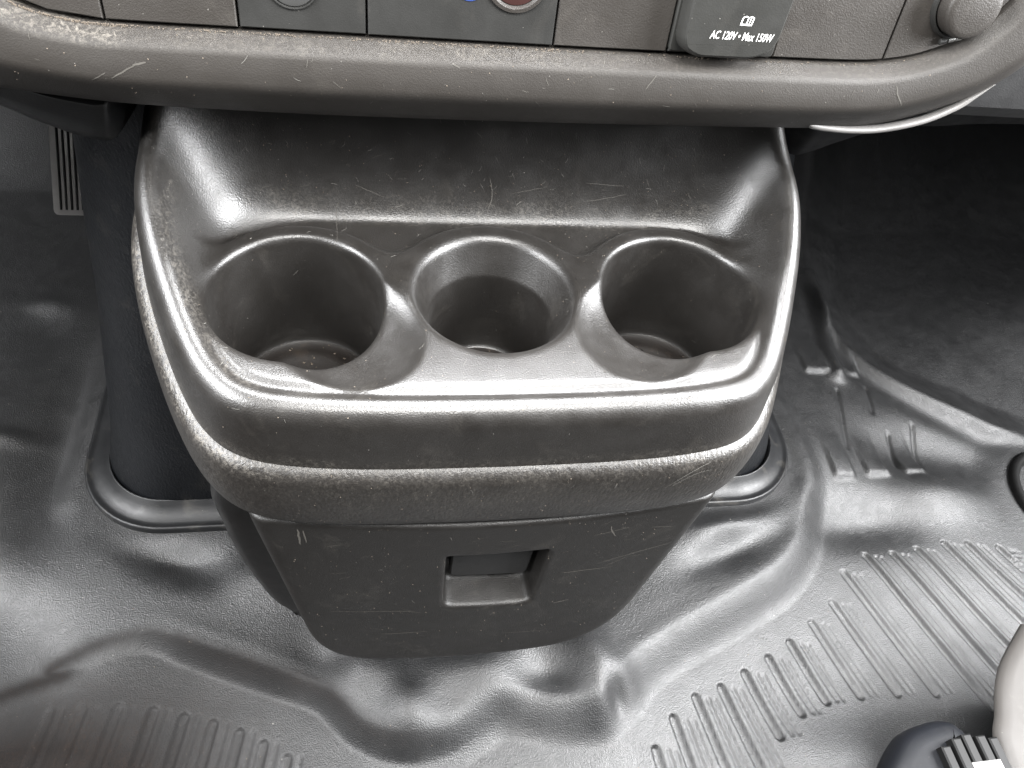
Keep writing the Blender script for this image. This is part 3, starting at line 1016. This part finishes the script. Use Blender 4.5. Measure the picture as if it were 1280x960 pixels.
# ------------------------------------------------------------------ corner of the passenger seat
seat = thing("passenger_seat", "seat corner with pale grey side trim and a black hinge bracket over ribbed floor", "seat", (0.40, -0.20, FZ))


def side_trim():
    # pale shield: outline in (y,z) swept into x, softly rounded
    pts = catmull([(-0.098, -0.24), (-0.105, -0.215), (-0.125, -0.195), (-0.16, -0.185), (-0.30, -0.18), (-0.31, -0.26), (-0.30, -0.33), (-0.15, -0.33), (-0.11, -0.29)], 8, True)
    rr2 = []
    for d, x_ in ((0.016, 0.000), (0.008, 0.002), (0.003, 0.006), (0.0, 0.014), (0.0, 0.10)):
        rr2.append([(x_, p[0], p[1]) for p in inset(pts, -d if False else d)])
    return rr2


pts_b = [(0.4380, -0.103), (0.4180, -0.118), (0.4010, -0.132), (0.3880, -0.147), (0.3770, -0.165), (0.3620, -0.195), (0.345, -0.30), (0.60, -0.30), (0.60, -0.103)]
poly = catmull(pts_b[:7], 8)
poly = np.vstack([poly, pts_b[7:]])
rr_ = []
for d, z_ in ((0.050, -0.300), (0.012, -0.268), (0.003, -0.262), (0.0, -0.257), (0.001, -0.2545), (0.004, -0.2515), (0.010, -0.250)):
    rr_.append([(p[0], p[1], z_) for p in inset(poly, d)])
v, f = loft(rr_, True, True, True)
mesh_obj("side_trim", v, f, M_SEAT, seat)
pts_k = [(0.268, -0.205), (0.276, -0.190), (0.292, -0.176), (0.304, -0.1695), (0.322, -0.1655), (0.336, -0.1655), (0.3435, -0.171), (0.3485, -0.182), (0.352, -0.22), (0.352, -0.28), (0.25, -0.28), (0.252, -0.24)]
poly = catmull(pts_k, 6, True)
poly = poly[::-1] if np.sum(poly[:, 0] * np.roll(poly[:, 1], -1) - np.roll(poly[:, 0], -1) * poly[:, 1]) < 0 else poly
rr_ = []
for d, z_ in ((0.030, FZ - 0.005), (0.012, -0.30), (0.0, -0.268), (0.0008, -0.260), (0.003, -0.2545), (0.007, -0.2515), (0.014, -0.250)):
    rr_.append([(p[0], p[1], z_) for p in inset(poly, d)])
v, f = loft(rr_, True, True, True)
mesh_obj("hinge_bracket", v, f, M_BRACKET, seat)


def box(x0, x1, y0, y1, z0, z1, bv_=0.001):
    poly_ = np.array([(x0, y0), (x1, y0), (x1, y1), (x0, y1)])
    return loft([[(p[0], p[1], z_) for p in inset(poly_, d)] for d, z_ in ((0, z0), (0, z1 - bv_), (bv_, z1))], True, True, True)


for k in range(5):
    xk = 0.314 + k * 0.0095
    v, f = box(xk, xk + 0.0070, -0.26, -0.1795 - (0.006 if k == 0 else 0.002 * abs(k - 2)), -0.252, -0.243 + 0.001 * (k % 2))
    mesh_obj("ratchet_tooth", v, f, M_RUBBER, seat, sharp=30)
v, f = box(0.330, 0.352, -0.27, -0.1975, -0.250, -0.240, 0.002)
mesh_obj("slide_rail", v, f, M_WHITE, seat, sharp=30)
v, f = box(0.27, 0.58, -0.29, -0.21, FZ - 0.01, FZ + 0.03)
mesh_obj("seat_base", v, f, M_RUBBER, seat, sharp=30)

# ------------------------------------------------------------------ wear: scuffs, scratches, lint and crumbs
_bvh = {}


def bvh(o):
    if o.name not in _bvh:
        me = o.data
        n = len(me.vertices)
        co = np.empty(n * 3)
        me.vertices.foreach_get("co", co)
        _bvh[o.name] = BVHTree.FromPolygons([tuple(c) for c in co.reshape(-1, 3)], [tuple(p.vertices) for p in me.polygons])
    return _bvh[o.name]


class Strips:
    """thin ribbons and flakes laid on surfaces, joined into one mesh"""

    def __init__(self):
        self.v, self.f = [], []

    def ribbon(self, pts, nrm, wd, lift=0.00012):
        n = len(pts)
        k0 = len(self.v)
        for i, (p, q) in enumerate(zip(pts, nrm)):
            t = pts[min(i + 1, n - 1)] - pts[max(i - 1, 0)]
            s_ = t.cross(q)
            if s_.length < 1e-9:
                s_ = Vector((1, 0, 0))
            s_.normalize()
            w_ = wd * (0.35 + 0.65 * math.sin(math.pi * (i + 0.6) / (n + 0.2))) * 0.5
            self.v += [tuple(p + q * lift - s_ * w_), tuple(p + q * lift + s_ * w_)]
        for i in range(n - 1):
            a_ = k0 + 2 * i
            self.f.append([a_, a_ + 1, a_ + 3, a_ + 2])

    def flake(self, p, q, r_, h_):
        t = q.orthogonal().normalized()
        b_ = q.cross(t)
        k0 = len(self.v)
        n = random.choice((4, 5, 6))
        a0 = random.random() * 6
        for i in range(n):
            rr2 = r_ * random.uniform(0.55, 1.1)
            self.v.append(tuple(p + t * math.cos(a0 + 6.283 * i / n) * rr2 + b_ * math.sin(a0 + 6.283 * i / n) * rr2))
        self.v.append(tuple(p + q * h_))
        for i in range(n):
            self.f.append([k0 + i, k0 + (i + 1) % n, k0 + n])

    def build(self, name, mat, parent=None):
        o = mesh_obj(name, self.v, self.f, mat, parent, smooth=False)
        o["kind"] = "stuff"
        return o


def cast_path(tree, origins, d):
    P_, N_ = [], []
    for o in origins:
        h = tree.ray_cast(Vector(o), Vector(d), 0.5)
        if h[0] is None:
            continue
        n_ = h[1] if h[1].dot(Vector(d)) < 0 else -h[1]
        P_.append(h[0])
        N_.append(n_)
    return P_, N_


def wobble(pts, n=9, amp=0.0004):
    p = catmull(pts, max(2, n // max(1, len(pts) - 1)))
    return [np.array(q) + np.append(np.random.default_rng(int(abs(q[0]) * 1e6) % 9999).normal(0, amp, len(q)), []) for q in p]


def scratch(st, tree, path, frame, d, wd, amp=0.0003):
    P_, N_ = cast_path(tree, [frame(*q) for q in wobble(path, 9, amp)], d)
    if len(P_) > 1:
        st.ribbon(P_, N_, wd)


sd = Strips()
fr_y = lambda x_, z_: (x_, -0.25, z_)
fr_yw = lambda x_, z_: (x_, 0.02, z_)
for path, wd in (([(0.0472, -0.1476), (0.060, -0.1478), (0.0803, -0.1484)], 0.0006), ([(0.0686, -0.142), (0.0945, -0.1350), (0.1141, -0.132)], 0.0005), ([(0.075, -0.146), (0.088, -0.139)], 0.0004),
                 ([(0.049, -0.1864), (0.0592, -0.1846)], 0.0010), ([(-0.1022, -0.0935), (-0.1019, -0.1082)], 0.0012), ([(-0.0995, -0.094), (-0.0985, -0.106)], 0.0008),
                 ([(0.0687, -0.0999), (0.0700, -0.105), (0.0738, -0.1116)], 0.0008), ([(0.060, -0.108), (0.080, -0.104)], 0.0004), ([(-0.09, -0.185), (-0.05, -0.183), (-0.035, -0.186)], 0.0005),
                 ([(-0.06, -0.215), (-0.03, -0.212)], 0.0006), ([(0.02, -0.222), (0.05, -0.226)], 0.0005), ([(0.095, -0.108), (0.110, -0.112)], 0.0004)):
    scratch(sd, bvh(door), path, fr_y, (0, 1, 0), wd, 0.00012)
for _ in range(60):
    x_, z_ = random.uniform(-0.1, 0.1), random.uniform(-0.24, -0.095)
    a_ = random.uniform(-0.6, 0.6)
    l_ = random.uniform(0.002, 0.010)
    scratch(sd, bvh(door), [(x_, z_), (x_ + l_ * math.cos(a_), z_ + l_ * math.sin(a_))], fr_y, (0, 1, 0), random.uniform(0.00015, 0.0003))
for path, wd in (([(0.004, 0.0180), (0.0063, 0.0083), (0.0035, -0.0001)], 0.0005), ([(0.0177, 0.0098), (0.0380, 0.0140)], 0.0003), ([(0.0600, 0.0165), (0.0831, 0.0155)], 0.0003), ([(0.06, 0.006), (0.085, 0.011)], 0.0003),
                 ([(-0.07, 0.012), (-0.055, 0.006)], 0.0003)):
    scratch(sd, bvh(tray), path, fr_yw, (0, 1, 0), wd, 0.00015)
for _ in range(30):
    x_, z_ = random.uniform(-0.12, 0.13), random.uniform(0.0, 0.045)
    a_ = random.uniform(-3, 3)
    l_ = random.uniform(0.002, 0.007)
    scratch(sd, bvh(tray), [(x_, z_), (x_ + l_ * math.cos(a_), z_ + l_ * math.sin(a_))], fr_yw, (0, 1, 0), random.uniform(0.00015, 0.0003))
sd.build("scratch_marks", M_SCRATCH, console)

sb = Strips()
fr_b = lambda u_, v_: fd(u_, v_, 0.06)
for path, wd in (([(-0.17, -0.0146), (-0.1642, -0.0112)], 0.0005), ([(-0.1623, -0.0132), (-0.1517, -0.0071)], 0.0006), ([(-0.1535, -0.0078), (-0.1483, -0.0063)], 0.0008), ([(0.1786, 0.0018), (0.1816, -0.0029), (0.1852, -0.0069)], 0.0006),
                 ([(-0.028, -0.0003), (-0.0245, -0.0017)], 0.0007), ([(0.062, 0.0), (0.058, -0.006)], 0.0005)):
    scratch(sb, bvh(bez), path, fr_b, tuple(-DN), wd, 0.00008)
for _ in range(26):
    x_, z_ = random.uniform(-0.19, 0.2), random.uniform(-0.018, 0.004)
    a_ = random.uniform(-3, 3)
    l_ = random.uniform(0.001, 0.004)
    scratch(sb, bvh(bez), [(x_, z_), (x_ + l_ * math.cos(a_), z_ + l_ * math.sin(a_))], fr_b, tuple(-DN), random.uniform(0.00015, 0.0003), 0.0001)
sb.build("scratch_marks", M_SCRATCH, dash)

lint = Strips()
crumb = Strips()


def scatter(o, n_fib, n_fl, lo, hi, d=(0, 0, -1), big=1.0, target=crumb):
    tree = bvh(o)
    d = Vector(d)
    for k in range(n_fib + n_fl):
        p = [random.uniform(lo[i], hi[i]) for i in range(3)]
        h = tree.ray_cast(Vector(p), d, 0.6)
        if h[0] is None:
            continue
        n_ = h[1] if h[1].dot(d) < 0 else -h[1]
        if k < n_fib:
            t = n_.orthogonal().normalized()
            t.rotate(Matrix.Rotation(random.uniform(0, 6.28), 3, n_))
            b_ = n_.cross(t)
            l_ = random.uniform(0.0012, 0.0045) * big
            cv_ = random.uniform(-0.5, 0.5)
            P_ = [h[0] + t * l_ * (s_ - 0.5) + b_ * l_ * cv_ * (s_ - 0.5) ** 2 for s_ in np.linspace(0, 1, 5)]
            lint.ribbon(P_, [n_] * 5, random.uniform(0.00012, 0.00022), 0.0002)
        else:
            r_ = random.choice((0.00014, 0.00018, 0.00022, 0.00035)) * big
            target.flake(h[0], n_, r_, r_ * 0.7)


scatter(tray, 80, 500, (-0.17, -0.075, 0.12), (0.17, 0.085, 0.12))
scatter(tray, 40, 260, (-0.13, -0.02, 0.0), (0.13, -0.02, 0.06), (0, 1, 0))
scatter(rim, 25, 260, (-0.185, -0.09, 0.08), (0.185, 0.03, 0.08))
scatter(rim, 10, 120, (-0.12, -0.2, -0.085), (0.12, -0.2, -0.04), (0, 1, 0))
scatter(door, 20, 260, (-0.11, -0.2, -0.24), (0.11, -0.2, -0.09), (0, 1, 0))
scatter(bez, 12, 120, (-0.2, -0.1, 0.09), (0.22, -0.1, 0.12), (0, 1, 0))
scatter(floor, 40, 900, (-0.42, -0.2, 0.0), (0.62, 0.3, 0.0), big=1.5)
for k in range(900):          # grit packed into the seam between bezel and panels
    u_ = random.choice((random.uniform(-0.196, 0.03), random.uniform(-0.196, 0.19), random.uniform(-0.195, -0.155)))
    p = Vector(fd(u_, vin(u_) - abs(random.gauss(0.0002, 0.0006)), 0.0011))
    crumb.flake(p, Vector(tuple(DN)), random.uniform(0.00012, 0.0004), 0.0002)
for cx, cy, k in CUPS:
    for _ in range(70):
        a_ = random.uniform(0, 6.283)
        r_ = 0.030 * math.sqrt(random.random()) if k == 'mid' else 0.0365 * math.sqrt(random.random())
        crumb.flake(Vector((cx + r_ * math.cos(a_), cy + r_ * math.sin(a_), ZFLOOR + 0.0012)), Vector((0, 0, 1)), random.uniform(0.0003, 0.001), 0.0006)
# a few longer hairs
for (x0, z0, x1, z1) in ((0.086, -0.055, 0.108, -0.041), (0.090, -0.0535, 0.110, -0.046)):
    P_, N_ = cast_path(bvh(rim), [(x0 + (x1 - x0) * s_, -0.25, z0 + (z1 - z0) * s_ + 0.003 * math.sin(3 * s_)) for s_ in np.linspace(0, 1, 9)], (0, 1, 0))
    if len(P_) > 1:
        lint.ribbon(P_, N_, 0.00022, 0.0004)
lo_ = lint.build("lint", M_LINT)
lo_["label"] = "pale lint fibres scattered over the console, dash and floor"
lo_["category"] = "lint"
co_ = crumb.build("crumbs", M_CRUMB)
co_["label"] = "dust specks and crumbs on the console, bezel seam and floor"
co_["category"] = "dust"
